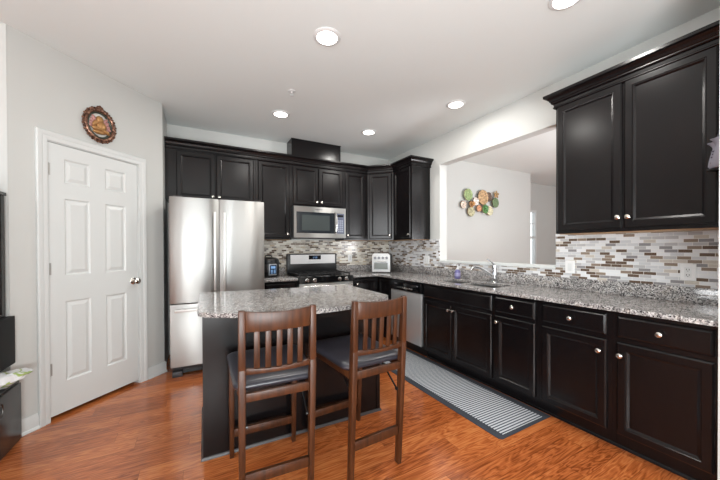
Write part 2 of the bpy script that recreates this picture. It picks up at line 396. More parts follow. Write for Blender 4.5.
def casing(parent, x0, x1, z1, w):
    """mitred door casing, stepped profile, local -y looks out"""
    t = MB(); prof = [(0.0, 0.0), (0.0, -0.010), (0.012, -0.014), (w * 0.45, -0.014), (w * .55, -0.019), (w - 0.006, -0.021), (w, -0.016), (w, 0.0)]
    b = t.bm; R = []
    for (cx, cz, sx, sz) in ((x0, 0, -1, 0), (x0, z1, -1, 1), (x1, z1, 1, 1), (x1, 0, 1, 0)):
        R.append([b.verts.new((cx + sx * o_, y_ - 0.0005, cz + sz * o_)) for o_, y_ in prof])
    m_ = len(prof)
    for a_, c_ in zip(R, R[1:]):
        for k in range(m_): b.faces.new((a_[k], a_[(k + 1) % m_], c_[(k + 1) % m_], c_[k]))
    b.faces.new(R[0]); b.faces.new(R[-1]); bmesh.ops.recalc_face_normals(b, faces=b.faces[:])
    return t.build('casing', TRIM, parent)
casing(tr, DX0 + 0.002, DX1 - 0.002, DZ1 - 0.002, 0.068)
jb = MB(); jb.box(DX0 + .001, DX0 + .008, 0.0, .1, 0, DZ1); jb.box(DX1 - .008, DX1 - .001, 0.0, .1, 0, DZ1); jb.box(DX0 + .008, DX1 - .008, 0.0, .1, DZ1 - .008, DZ1 - .001)
jb.build('jamb', TRIM, tr, smooth=False)
# pantry door: six raised panels
dr = bpy.data.objects.new('door_1', None); COL.objects.link(dr); struct(dr, 'white six-panel pantry door'); dr.location = (PA.x, PA.y, 0); dr.rotation_euler = (0, 0, PANG)
d0, d1, dz0, dz1 = DX0 + .0105, DX1 - .0105, 0.03, DZ1 - .011
fy = 0.006; t = MB()
xs = [d0, 0.318, 0.495, 0.612, 0.788, d1]; zs = [dz0, 0.265, 0.885, 1.085, 1.68, 1.80, 1.985, dz1]
for i in range(5):
    for j in range(7):
        if i in (1, 3) and j in (1, 3, 5):
            t.panel(xs[i], xs[i + 1], zs[j], zs[j + 1], [(0, fy), (0.010, fy + 0.009), (0.018, fy + 0.009), (0.038, fy + 0.002), (0.042, fy + 0.001)], back=False)
        else: t.panel(xs[i], xs[i + 1], zs[j], zs[j + 1], [(0, fy)], back=False)
bmesh.ops.remove_doubles(t.bm, verts=t.bm.verts[:], dist=1e-5)
t.box(d0, d1, fy + 0.011, fy + 0.038, dz0, dz1)
for a, b_ in (((d0, dz0), (d1, dz0)), ((d1, dz0), (d1, dz1)), ((d1, dz1), (d0, dz1)), ((d0, dz1), (d0, dz0))):
    v = [t.bm.verts.new(p) for p in ((a[0], fy, a[1]), (a[0], fy + .012, a[1]), (b_[0], fy + .012, b_[1]), (b_[0], fy, b_[1]))]; t.bm.faces.new(v)
t.build('door_panel', TRIM, dr, angle=12)
for z in (1.887, 1.14, 0.385):
    h = MB(); h.cyl((d0 - .004, fy - .006, z - .045), (d0 - .004, fy - .006, z + .045), 0.006, 10); h.box(d0 - .003, d0 + .012, fy - .004, fy - .0005, z - .045, z + .045)
    h.build('hinge', mat('hinge_steel', (176, 175, 172), 0.45, metal=.5), dr)
kn = MB(); rot = Matrix.Translation((0.853, fy - .0005, 0.985)) @ Matrix.Rotation(PI / 2, 4, 'X')
kn.lathe([(0.032, 0), (0.032, 0.005), (0.026, 0.010), (0.011, 0.013), (0.010, 0.032), (0.020, 0.038), (0.027, 0.050), (0.026, 0.060), (0.017, 0.067), (0.0, 0.069)], 24, rot)
kn.build('door_knob', NICKEL, dr)

# mosaic tile on the walls
TB0, UB = 1.016, 1.405                   # tile from the granite curb up to the wall cabinets
struct(MB().box(0.69, XR - 0.0005, YB - 0.008, YB - 0.0005, 0.90, UB + .002).build('trim_2', TILE_B, smooth=False), 'staggered mosaic tile behind the range')
tl = yz_wall(XR - 0.008, XR - 0.0005, [0.476, OY0, OY1, YB - 0.009], [0.90, OZ0 - 0.022, UB + .002], lambda i, j: not (i == 1 and j == 1))
struct(tl.build('trim_3', TILE_R, smooth=False), 'staggered mosaic tile along the sink wall')
struct(MB().box(XR - 0.020, XR2 + 0.02, OY0 + .001, OY1 - .001, OZ0 - 0.021, OZ0 + 0.004).build('trim_4', TRIM, smooth=False), 'white sill of the pass-through opening')

# ---------------------------------------------------------------- cabinets
def knob(parent, x, z, y=-0.02):
    k = MB(); m = Matrix.Translation((x, y, z)) @ Matrix.Rotation(PI / 2, 4, 'X')
    k.lathe([(0.008, 0), (0.006, 0.004), (0.0055, 0.012), (0.011, 0.017), (0.0155, 0.022), (0.015, 0.027), (0.009, 0.031), (0, 0.032)], 18, m)
    return k.build('knob', NICKEL, parent)
def cab_door(parent, x0, x1, z0, z1, kx=None, kz=None, name='door', y=-0.02, mtx=None):
    t = MB(); st = 0.043
    t.panel(x0, x1, z0, z1, [(0, -0.0006), (0, y + 0.007), (0.008, y), (st, y), (st + .003, y + .004), (st + 0.007, y + 0.0045), (st + 0.019, y + 0.0125), (st + 0.022, y + 0.0125)])
    o = t.build(name, DARK, parent, angle=14)
    if kx is not None: knob(o, kx, kz, y + 0.0003)
    return o
def drawer(parent, x0, x1, z0, z1, kx=True, name='drawer'):
    t = MB(); y = -0.02
    t.panel(x0, x1, z0, z1, [(0, -0.0006), (0, y + 0.010), (0.004, y + .006), (0.014, y), (0.018, y)])
    o = t.build(name, DARK, parent, angle=14)
    if kx: knob(o, (x0 + x1) / 2, (z0 + z1) / 2, y + 0.0003)
    return o
def carcass(x0, x1, y1, z0, z1, toe=True, top=False, toe_d=0.06):
    t = MB(); th = 0.018
    if toe: t.box(x0, x1, toe_d, toe_d + .018, 0, z0)
    t.box(x0, x0 + th, 0.019, y1, z0, z1); t.box(x1 - th, x1, 0.019, y1, z0, z1)
    t.box(x0 + th, x1 - th, 0.019, y1, z0, z0 + th); t.box(x0 + th, x1 - th, y1 - .008, y1, z0 + th, z1)
    if top: t.box(x0 + th, x1 - th, 0.019, y1, z1 - th, z1)
    t.box(x0, x1, 0, 0.019, z0, z1)                 # face frame seen in the gaps between fronts
    return t
ZT = 0.884
def base_cab(label, loc, rz, w, fronts, depth=0.585, group='base cabinets', shoe=True):
    r = thing('base_cabinet', label, 'cabinet', loc, rz, group)
    carcass(0, w, depth, 0.105, ZT - .001).build('body', DARK, r, smooth=False)
    if shoe: MB().sweep([(0.0005, 0), (0.013, 0), (0.011, 0.010), (0.004, 0.018), (0.0005, 0.018)], [(0, 0.06), (w, 0.06)]).build('shoe_moulding', DARK, r)
    for f in fronts:
        if f[0] == 'door': cab_door(r, *f[1:])
        elif f[0] == 'drawer': drawer(r, f[1], f[2], f[3], f[4])
        elif f[0] == 'false': drawer(r, f[1], f[2], f[3], f[4], False, 'false_front')
    return r
FX = 2.33; RZ = -PI / 2
DT0, DT1, DB0, DB1 = 0.722, 0.858, 0.118, 0.692
def yloc(Y0): return lambda Y: Y0 - Y
f = yloc(2.755)
base_cab('black sink base cabinet with two doors under the sink and faucet', (FX, 2.755, 0), RZ, 0.953, [('false', f(2.735), f(1.822), DT0, DT1), ('door', f(2.735), f(2.306), DB0, DB1, f(2.332), 0.640), ('door', f(2.298), f(1.822), DB0, DB1, f(2.272), 0.640)])
f = yloc(1.801)
base_cab('narrow black base cabinet between the sink cabinet and the wider drawer cabinets', (FX, 1.801, 0), RZ, 0.399, [('drawer', f(1.785), f(1.428), DT0, DT1), ('door', f(1.785), f(1.428), DB0, DB1, f(1.757), 0.640)])
f = yloc(1.401)
base_cab('black base cabinet whose door knob is at its upper right corner', (FX, 1.401, 0), RZ, 0.468, [('drawer', f(1.375), f(0.960), DT0, DT1), ('door', f(1.375), f(0.960), DB0, DB1, f(0.995), 0.615)])
f = yloc(0.932)
base_cab('black base cabinet at the right picture edge with its knob at the upper left', (FX, 0.932, 0), RZ, 0.455, [('drawer', f(0.905), f(0.497), DT0, DT1), ('door', f(0.905), f(0.497), DB0, DB1, f(0.882), 0.615)])
# back run
FY = 3.745
base_cab('small black base cabinet between the fridge and the range', (0.705, FY, 0), 0, 0.415, [('drawer', 0.02, 0.395, DT0, DT1), ('door', 0.02, 0.395, DB0, DB1, 0.36, 0.64)])
# corner base cabinet, L-shaped with a folding door in the inner corner
r = thing('corner_base_cabinet', 'black corner base cabinet with a folding door right of the range', 'cabinet', (1.902, FY, 0), 0, 'base cabinets')
lx = FX - 1.902                                     # local x of the second front
t = MB(); t.prism([(0, 0), (lx, 0), (lx, -0.335), (1.01, -0.335), (1.01, 0.59), (0, 0.59)], 0.105, ZT - .001)
t.prism([(0, .06), (lx + .06, .06), (lx + .06, -0.335), (1.01, -0.335), (1.01, .59), (0, .59)], 0, 0.105); t.build('body', DARK, r, smooth=False)
cab_door(r, 0.03, lx - 0.026, DB0, DT1, 0.062, 0.79)
t = MB(); dd = MB()
dmx = Matrix.Translation((lx, -0.026, 0)) @ Matrix.Rotation(RZ, 4, 'Z')
st = .043; y = -.02
dd.panel(0.0, 0.295, DB0, DT1, [(0, -0.0006), (0, y + 0.007), (0.008, y), (st, y), (st + .003, y + .004), (st + 0.007, y + 0.0045), (st + 0.019, y + 0.0125), (st + 0.022, y + 0.0125)], mtx=dmx)
dd.build('door', DARK, r, angle=14)

# wall cabinets
UZ0, UZ1 = 1.405, 2.44
def wall_cab(label, loc, rz, w, z0, doors, depth=0.318, x_fill=0.0, under=True, crown=None):
    r = thing('wall_cabinet', label, 'cabinet', loc, rz, 'wall cabinets')
    carcass(-x_fill, w, depth, z0, UZ1 + 0.02, toe=False, top=True).build('body', DARK, r, smooth=False)
    if under: MB().box(0.012, w - 0.012, 0.03, depth - .004, z0 - .0045, z0 - .0005).build('underside', TAN, r, smooth=False)
    for d in doors: cab_door(r, *d)
    return r
UY = 4.02; UD = YB - UY - 0.010
CR = [(0.0, 2.412), (0.012, 2.412), (0.017, 2.418), (0.017, 2.424), (0.012, 2.430), (0.013, 2.448), (0.023, 2.451), (0.028, 2.457), (0.028, 2.463), (0.033, 2.468), (0.040, 2.484), (0.054, 2.498), (0.060, 2.501), (0.068, 2.504), (0.068, 2.524), (0.0, 2.524)]
CRB = [(a + 0.0006 if a == 0 else a, b) for a, b in CR]
ztop = 2.405
wall_cab('black two-door wall cabinet above the stainless fridge', (-0.195, UY, 0), 0, 0.864, 1.845, [(0.006, 0.406, 1.86, ztop, 0.376, 1.90), (0.416, 0.842, 1.86, ztop, 0.447, 1.90)], UD, x_fill=0.1, under=False)
wall_cab('tall single-door black wall cabinet between the fridge and the microwave', (0.671, UY, 0), 0, 0.458, UZ0, [(0.030, 0.430, UZ0 + .02, ztop, 0.400, 1.475)], UD)
wall_cab('short two-door black wall cabinet directly above the microwave', (1.131, UY, 0), 0, 0.77, 1.862, [(0.020, 0.378, 1.88, ztop, 0.350, 1.925), (0.388, 0.752, 1.88, ztop, 0.416, 1.925)], UD, under=False)
wall_cab('narrow black wall cabinet right of the microwave', (1.903, UY, 0), 0, 0.405, UZ0, [(0.028, 0.355, UZ0 + .02, ztop, 0.055, 1.475)], UD)
wall_cab('black wall cabinet with one door facing left, beside the wall opening', (2.59, 3.735, 0), RZ, 0.435, UZ0, [(0.02, 0.415, UZ0 + .02, ztop, 0.388, 1.475)], XR - 2.59 - .010)
# diagonal corner wall cabinet
r = thing('corner_wall_cabinet', 'diagonal corner wall cabinet with a pale reflecting door above the toaster oven', 'cabinet', (2.3095, UY, 0), 0, 'wall cabinets')
a = (0.0, 0.0); b_ = (0.2795, -0.2835)
MB().prism([a, b_, (0.598, -0.2835), (0.598, UD), (0.0, UD)], UZ0, UZ1 + .02).build('body', DARK, r, smooth=False)
MB().prism([(.03, .02), (.285, -.235), (0.59, -0.235), (0.59, UD - .01), (0.03, UD - .01)], UZ0 - .0045, UZ0 - .0005).build('underside', TAN, r, smooth=False)
dg = Matrix.Translation((0, 0, 0)) @ Matrix.Rotation(math.atan2(-0.2835, 0.2795), 4, 'Z'); wl = math.hypot(.2795, .2835)
t = MB(); t.panel(0.026, wl - .026, UZ0 + .02, ztop, [(0, -0.0006), (0, y + 0.007), (0.008, y), (st, y), (st + .003, y + .004), (st + 0.007, y + 0.0045), (st + 0.019, y + 0.0125), (st + 0.022, y + 0.0125)], mtx=dg)
do = t.build('door', DARK, r, angle=14)
k = MB(); k.lathe([(0.008, 0), (0.006, 0.004), (0.0055, 0.012), (0.011, 0.017), (0.0155, 0.022), (0.015, 0.027), (0.009, 0.031), (0, 0.032)], 18, dg @ Matrix.Translation((wl - .052, -.0197, 1.475)) @ Matrix.Rotation(PI / 2, 4, 'X')); k.build('knob', NICKEL, do)
o = MB().sweep(CRB, [(-0.297, UY), (2.3095, UY), (2.59, 3.7365), (2.59, 3.2995), (XR - .001, 3.2995)]).build('crown_moulding', DARK, angle=14)
tag(o, 'long black crown moulding turning the corner over the back wall cabinets', 'moulding')
# right wall cabinet with its own crown
r = wall_cab('large two-door black wall cabinet on the right above the mosaic tile', (2.59, 1.42, 0), RZ, 0.90, UZ0 - .01, [(0.016, 0.438, UZ0 + .012, ztop + .01, 0.424, 1.49), (0.452, 0.876, UZ0 + .012, ztop + .01, 0.480, 1.49)], XR - 2.59 - .010)
CR2 = [(o_, z_) for o_, z_ in CRB]
t = MB(); t.sweep(CR2, [(XR - 2.59 - .331 + 0.0, 0)] if False else [(-0.0006, 0.328), (-0.0006, 0.0), (0.90, 0.0)])
o = t.build('crown_moulding', DARK, r, angle=14)
# the box above the microwave cabinet that hides the vent duct
r = thing('duct_cover', 'black box between the microwave cabinet crown and the ceiling', 'box', (1.16, 4.10, 2.4605))
MB().box(0, 0.735, 0, 0.24, 0, CZ - 2.4605 - .001).build('cover_panel', DARK, r, smooth=False)
t = MB(); t.box(-0.006, .741, -0.006, 0.0, CZ - 2.4605 - .012, CZ - 2.4605 - .001); t.build('top_edge', DARK, r, smooth=False)

# ---------------------------------------------------------------- counters and sink
CT0, CT1 = ZT, 0.914
r = thing('countertop', 'long L-shaped speckled granite countertop along sink wall and corner', 'countertop', (0, 0, 0))
SX0, SX1 = 2.405, 2.745; SY = (1.875, 2.250, 2.285, 2.655)
xs = [1.903, 2.285, SX0, SX1, XR - .010]; ys = [0.478, SY[0], SY[1], SY[2], SY[3], 3.700, YB - .010]
def ctmask(i, j):
    if i == 0: return j == 5
    if i == 2 and j in (1, 3): return False
    return True
MB().cells(xs, ys, ctmask, CT0, CT1, 0.004).build('slab', GRANITE, r, angle=20)
cb = MB(); cb.box(1.903, XR - .0315, YB - .030, YB - .0095, CT1 + .0003, TB0 + .001, 0.002); cb.box(XR - .031, XR - .0095, 0.478, YB - .0095, CT1 + .0003, TB0 + .001, 0.002); cb.build('backsplash_curb', GRANITE, r)
r = thing('countertop', 'short granite countertop between the fridge and the range', 'countertop', (0, 0, 0))
MB().box(0.700, 1.122, 3.700, YB - .010, CT0, CT1, 0.004).build('slab', GRANITE, r)
MB().box(0.700, 1.122, YB - .030, YB - .0095, CT1 + .0003, TB0 + .001, .002).build('backsplash_curb', GRANITE, r)
# undermount double sink
r = thing('sink', 'stainless double-bowl sink set into the granite counter', 'sink', (SX0, SY[0], 0))
SINK = mat('sink_steel', (190, 190, 190), 0.28, metal=1.0)
for (ya, yb) in ((SY[0], SY[1]), (SY[2], SY[3])):
    t = MB(); X0, X1, Y0, Y1 = -.012, SX1 - SX0 + .012, ya - SY[0] - .008, yb - SY[0] + .008
    z1, z0 = CT0 - .0008, CT0 - .19
    t.cells([X0, X0 + .004, X1 - .004, X1], [Y0, Y0 + .004, Y1 - .004, Y1], lambda i, j: not (i == 1 and j == 1), z0, z1)
    t.box(X0, X1, Y0, Y1, z0 - .004, z0); t.build('bowl', SINK, r)
    d = MB(); d.lathe([(0.042, 0), (0.042, .003), (0.03, .004), (0.028, .002)], 20, Matrix.Translation(((X0 + X1) / 2, (Y0 + Y1) / 2, z0 + .0003))); d.build('drain', CHROME, r)
# faucet
r = thing('faucet', 'chrome single-lever kitchen faucet behind the sink', 'faucet', (2.800, 2.165, CT1))
MB().lathe([(0.030, 0.0004), (0.030, .006), (0.024, .012), (0.026, .06), (0.024, .13), (0.026, .155), (0.026, .178), (0.017, .190), (0, .192)], 24).build('body', CHROME, r)
MB().tube([(-.016, .006, .060), (-.05, .022, .095), (-.10, .048, .132), (-.15, .074, .158), (-.185, .092, .165), (-.215, .107, .158), (-.228, .114, .138)], .0, 12, [.018, .017, .0155, .015, .015, .0155, .016]).build('spout', CHROME, r)
MB().tube([(-.002, .0, .186), (-.03, .012, .222), (-.075, .032, .250)], .0, 10, [.009, .0075, .0065]).build('lever', CHROME, r)
# soap
r = thing('soap_bottle', 'small purple soap bottle with white pump beside the sink', 'bottle', (2.775, 2.66, CT1))
SOAP = mat('purple_soap', (104, 99, 146), 0.3, spec=0.5)
MB().lathe([(0.028, 0.0004), (0.033, .004), (0.034, .012), (0.034, .082), (0.030, .098), (0.016, .108), (0.014, .112)], 24).build('bottle', SOAP, r)
MB().lathe([(0.0343, .030), (0.0346, .030), (0.0346, .072), (0.0343, .072)], 24, None, False).build('label_band', mat('pale_lilac_label', (150, 146, 184), .4), r)
t = MB(); t.lathe([(0.016, .1125), (0.016, .126), (0.008, .130), (0.006, .132), (0.006, .158), (0.011, .160), (0.011, .168), (0, .169)], 16); t.tube([(0, 0, .163), (-.02, .012, .165), (-.038, .022, .158)], .005, 8); t.build('pump', WHITE, r)

# ---------------------------------------------------------------- appliances
# fridge
r = thing('fridge', 'stainless french-door fridge with a bottom freezer', 'fridge', (-0.228, 3.50, 0))
FW, FH = 0.904, 1.805
MB().box(0.004, FW - .004, 0.085, 0.80, 0.055, FH - .012, .004).build('body', DARKMETAL, r)
def fridge_door(x0, x1, z0, z1, name):
    t = MB(); n = 12; poly = []
    for k in range(n + 1):
        u = k / n; xx = x0 + (x1 - x0) * u; poly.append((xx, 0.012 * (2 * u - 1) ** 4 ))
    poly += [(x1, 0.075), (x0, 0.075)]
    t.prism(poly, z0, z1, .004); return t.build(name, STEEL, r, angle=25)
xm = 0.445
dl = fridge_door(0.0, xm - .003, 0.742, FH, 'door'); d2 = fridge_door(xm + .003, FW, 0.742, FH, 'door'); fz = fridge_door(0, FW, 0.108, 0.732, 'freezer_drawer')
HANDLE = mat('satin_handle', (214, 214, 212), 0.4, metal=.75)
def vhandle(parent, x, z0, z1):
    t = MB(); t.box(x - .012, x + .012, -.058, -.040, z0, z1, .004); t.box(x - .008, x + .008, -.042, -.0005, z0 + .03, z0 + .06, .002); t.box(x - .008, x + .008, -.042, -.0005, z1 - .06, z1 - .03, .002)
    return t.build('handle', HANDLE, parent)
vhandle(dl, xm - .044, 0.86, 1.665); vhandle(d2, xm + .048, 0.86, 1.665)
t = MB(); t.box(.04, FW - .04, -.058, -.040, .665, .690, .004); t.box(.09, .12, -.042, -.0005, .669, .686, .002); t.box(FW - .12, FW - .09, -.042, -.0005, .669, .686, .002); t.build('handle', HANDLE, fz)
MB().box(FW - .155, FW - .075, 0.0025, 0.0085, 1.735, 1.747).build('badge', mat('badge_grey', (120, 120, 122), .3, metal=.6), d2)
t = MB(); t.box(.10, FW - .10, .105, .125, .012, .054); t.build('grille', BLACK, r, smooth=False)
for x in (.012, FW - .10): MB().box(x, x + .088, .035, .14, .0005, .054, .004).build('foot', DARKMETAL, r)
for x in (.03, FW - .11): MB().box(x, x + .08, .02, .12, FH - .010, FH + .012, .004).build('hinge_cover', DARKMETAL, r)

# microwave
MX0, MX1, MZ0, MZ1, MY = 1.135, 1.893, 1.430, 1.853, 3.925
r = thing('microwave', 'stainless over-the-range microwave under the short wall cabinet', 'microwave', (MX0, MY, MZ0))
mw, mh = MX1 - MX0, MZ1 - MZ0
MB().box(0, mw, 0.022, YB - MY - .012, 0, mh, .003).build('body', DARKMETAL, r)
t = MB(); t.panel(0.001, mw - .001, 0.002, mh - .002, [(0, .0215), (0, .004), (.004, 0), (.030, 0)], back=False)
b = t.bm
t2 = MB()                                            # steel surround with openings for the window and the key pad
t2.cells([0.001, 0.036, 0.585, 0.618, mw - .026, mw - .001], [0.002, .062, mh - .075, mh - .002], lambda i, j: not (j == 1 and i in (1, 3)), -.0215, 0.0)
t.bm.free(); bmesh.ops.transform(t2.bm, matrix=Matrix(((1, 0, 0, 0), (0, 0, -1, 0), (0, 1, 0, 0), (0, 0, 0, 1))), verts=t2.bm.verts[:]); bmesh.ops.recalc_face_normals(t2.bm, faces=t2.bm.faces[:])
dm = t2.build('door', STEEL, r, smooth=False)
MB().box(.0365, .5845, .004, .021, .0625, mh - .0755).build('window', GLASSBLACK, dm, smooth=False)
t = MB(); t.box(.110, .510, .0034, .0039, .10, mh - .115); t.build('window_screen', mat('window_mesh', (60, 66, 66), .2), dm, smooth=False)
KEYS = mat('keypad_blue_grey', (88, 94, 112), 0.25)
pd = MB().box(.6185, mw - .0265, .003, .021, .0625, mh - .0755).build('control_panel', KEYS, r, smooth=False)
MB().box(.632, mw - .040, .0022, .0029, mh - .125, mh - .095).build('display', BLACKGLOSS, pd, smooth=False)
for iz in range(6):
    for ix in range(3): MB().box(.634 + ix * .029, .656 + ix * .029, .0018, .0028, .085 + iz * .030, .104 + iz * .030).build('key', mat('key_grey', (140, 146, 162), .4) if iz + ix == 0 else bpy.data.materials['key_grey'], pd, smooth=False)
MB().tube([(.592, -.001, .075), (.598, -.028, .10), (.603, -.038, .17), (.603, -.038, .26), (.598, -.028, .33), (.592, -.001, .36)], .010, 10).build('handle', STEEL_PLAIN, dm)
MB().box(.30, .40, -.0012, -.0002, mh - .042, mh - .030).build('badge', bpy.data.materials['badge_grey'], dm, smooth=False)
MB().box(.06, mw - .06, .03, .34, -.006, -.0004).build('vent_filter', DARKMETAL, r, smooth=False)

# range
RX0, RX1 = 1.132, 1.892; rw = RX1 - RX0; RY = 3.70
r = thing('gas_range', 'stainless and black gas range with a tall backguard', 'stove', (RX0, RY, 0))
MB().box(0.001, rw - .001, 0.03, YB - RY - .075, .02, .895).build('body', BLACK, r, smooth=False)
od = MB().box(.004, rw - .004, 0.0, .029, .20, .838, .004).build('oven_door', STEEL, r)
MB().box(.10, rw - .10, -.002, -.0003, .33, .65).build('window', GLASSBLACK, od, smooth=False)
t = MB(); t.tube([(.04, -.045, .800), (rw - .04, -.045, .800)], .014, 12)
for x in (.07, rw - .07): t.cyl((x, -.044, .800), (x, -.0003, .800), .009, 10)
t.build('handle', STEEL_PLAIN, od)
MB().box(.004, rw - .004, 0.0, .029, .03, .195, .004).build('drawer', STEEL, r)
t = MB(); t.prism([(-.012, .845), (.029, .845), (.029, .917), (.006, .917)], .002, rw - .002, mtx=Matrix(((0, 0, 1, 0), (1, 0, 0, 0), (0, 1, 0, 0), (0, 0, 0, 1))))
cp = t.build('control_panel', BLACKGLOSS, r, smooth=False)
for x in (.105, .205, .555, .655):
    t = MB(); kx = Matrix.Translation((x, -.0030, .880)) @ Matrix.Rotation(PI / 2 + .2, 4, 'X')
    t.lathe([(0.026, .0), (0.025, .008), (0.020, .012), (0.018, .030), (0.016, .034), (0, .034)], 20, kx); t.box(-.004, .004, -.018, .018, .030, .040, .002, mtx=kx); t.build('knob', STEEL_PLAIN, cp)
MB().box(0.0, rw, .030, YB - RY - .105, .8955, .918, .006).build('cooktop', BLACKGLOSS, r)
for gx in (.02, .265, .51):
    t = MB(); w_ = .23; z = .955; y0, y1 = .06, .50
    for yy in (y0, (y0 + y1) / 2, y1): t.box(gx, gx + w_, yy - .006, yy + .006, z - .012, z, .002)
    for xx in (gx + .006, gx + w_ / 2, gx + w_ - .006): t.box(xx - .006, xx + .006, y0, y1, z - .012, z, .002)
    for xx in (gx + .008, gx + w_ - .008):
        for yy in (y0 + .004, y1 - .004): t.box(xx - .008, xx + .008, yy - .008, yy + .008, .9185, z - .011)
    t.build('grate', IRON, r, smooth=False)
for bx, by in ((.135, .17), (.135, .39), (.625, .17), (.625, .39), (.38, .28)):
    MB().lathe([(.045, .9185), (.045, .926), (.034, .928), (.034, .934), (0, .935)], 20, Matrix.Translation((bx, by, 0))).build('burner', IRON, r)
bgd = MB().box(0.0, rw, YB - RY - .100, YB - RY - .040, .9195, 1.212, .010).build('backguard', BLACK, r)
MB().box(.045, rw - .030, YB - RY - .104, YB - RY - .1003, 1.065, 1.195).build('steel_panel', mat('satin_backguard', (206, 206, 206), .5, metal=.6), bgd, smooth=False)
MB().box(.315, .50, YB - RY - .1065, YB - RY - .1043, 1.125, 1.185).build('display', BLACKGLOSS, bgd, smooth=False)
DIG = mat('display_digits', (150, 190, 235), .4, emit=.3)
t = MB()
def seg7(t, x, z, s, code, y):
    for ch in code:
        a = {'a': (0, s * .55, 2 * s, 2 * s), 'd': (0, s * .55, 0, 0), 'g': (0, s * .55, s, s), 'f': (0, 0, s, 2 * s), 'b': (s * .55, s * .55, s, 2 * s), 'e': (0, 0, 0, s), 'c': (s * .55, s * .55, 0, s)}[ch]
        q = s * .09; t.box(x + a[0] - q, x + a[1] + q, y - .0008, y, z + a[2] - q, z + a[3] + q)
for i, cde in enumerate(('bc', 'abged', 'abgcd', 'afedcb')): seg7(t, .372 + i * .018 + (.006 if i > 1 else 0), 1.140, .013, cde, YB - RY - .1067)
t.build('clock_digits', DIG, bgd, smooth=False)

# dishwasher
r = thing('dishwasher', 'stainless dishwasher with black control strip left of the sink cabinet', 'dishwasher', (FX, 3.402, 0), RZ)
dw = 0.635
MB().box(.004, dw - .004, .012, .57, .10, .872).build('body', BLACK, r, smooth=False)
MB().box(.006, dw - .006, -.022, .0115, .125, .742, .006).build('door', mat('satin_dishwasher', (186, 187, 188), .42, metal=.7), r)
cp = MB().box(.006, dw - .006, -.026, .0115, .748, .868, .008).build('control_panel', BLACKGLOSS, r)
t = MB(); t.box(.16, .47, -.034, -.0265, .772, .792, .003); t.build('handle', STEEL_PLAIN, cp)
for k in range(5): MB().box(.10 + k * .018 if k < 3 else .50 + k * .016, .112 + k * .018 if k < 3 else .51 + k * .016, -.0272, -.0263, .822, .834).build('button', mat('button_grey', (120, 122, 128), .4) if k == 0 else bpy.data.materials['button_grey'], cp, smooth=False)
MB().box(.004, dw - .004, .065, .08, .0, .0995).build('toe_kick', BLACK, r, smooth=False)

# ---------------------------------------------------------------- island
r = thing('kitchen_island', 'black kitchen island with a bowed speckled granite top', 'island', (0.66, 2.4, 0), -0.022)
IX0, IX1, IY0, IY1 = -0.622, 0.622, -0.345, 0.335
t = MB(); t.box(IX0, IX1, IY0, IY1, 0.0, ZT - .0005); t.build('body', DARK, r, smooth=False)
MB().sweep([(0.0005, 0), (0.013, 0), (0.011, 0.010), (0.004, 0.018), (0.0005, 0.018)], [(IX0, IY1), (IX0, IY0), (IX1, IY0), (IX1, IY1)]).build('shoe_moulding', mat('grey_shoe', (50, 46, 47), .35), r)
for xa, xb in ((IX0, IX0 + .03), (IX1 - .03, IX1)): MB().box(xa, xb, IY0 - .006, IY0 - .0005, .019, ZT - .002).build('corner_stile', DARK, r, smooth=False)
poly = []
n = 28; xa, xb = -0.648, 0.690; yc, yd = -.415, -.645
for k in range(n + 1):
    u = -1 + 2 * k / n; poly.append((xa + (xb - xa) * k / n, yc + (yd - yc) * (1 - abs(u) ** 1.85)))
poly[0] = (xa + .02, yc + .012); poly[-1] = (xb - .02, yc + .012)
poly += [(xb - .003, yc + .04), (xb, yc + .10), (xb, .37), (xb - .02, .39), (xa + .012, .49), (xa, .478), (xa, yc + .10), (xa + .003, yc + .04)]
MB().prism(poly, ZT, CT1, .004).build('granite_top', GRANITE, r, angle=20)

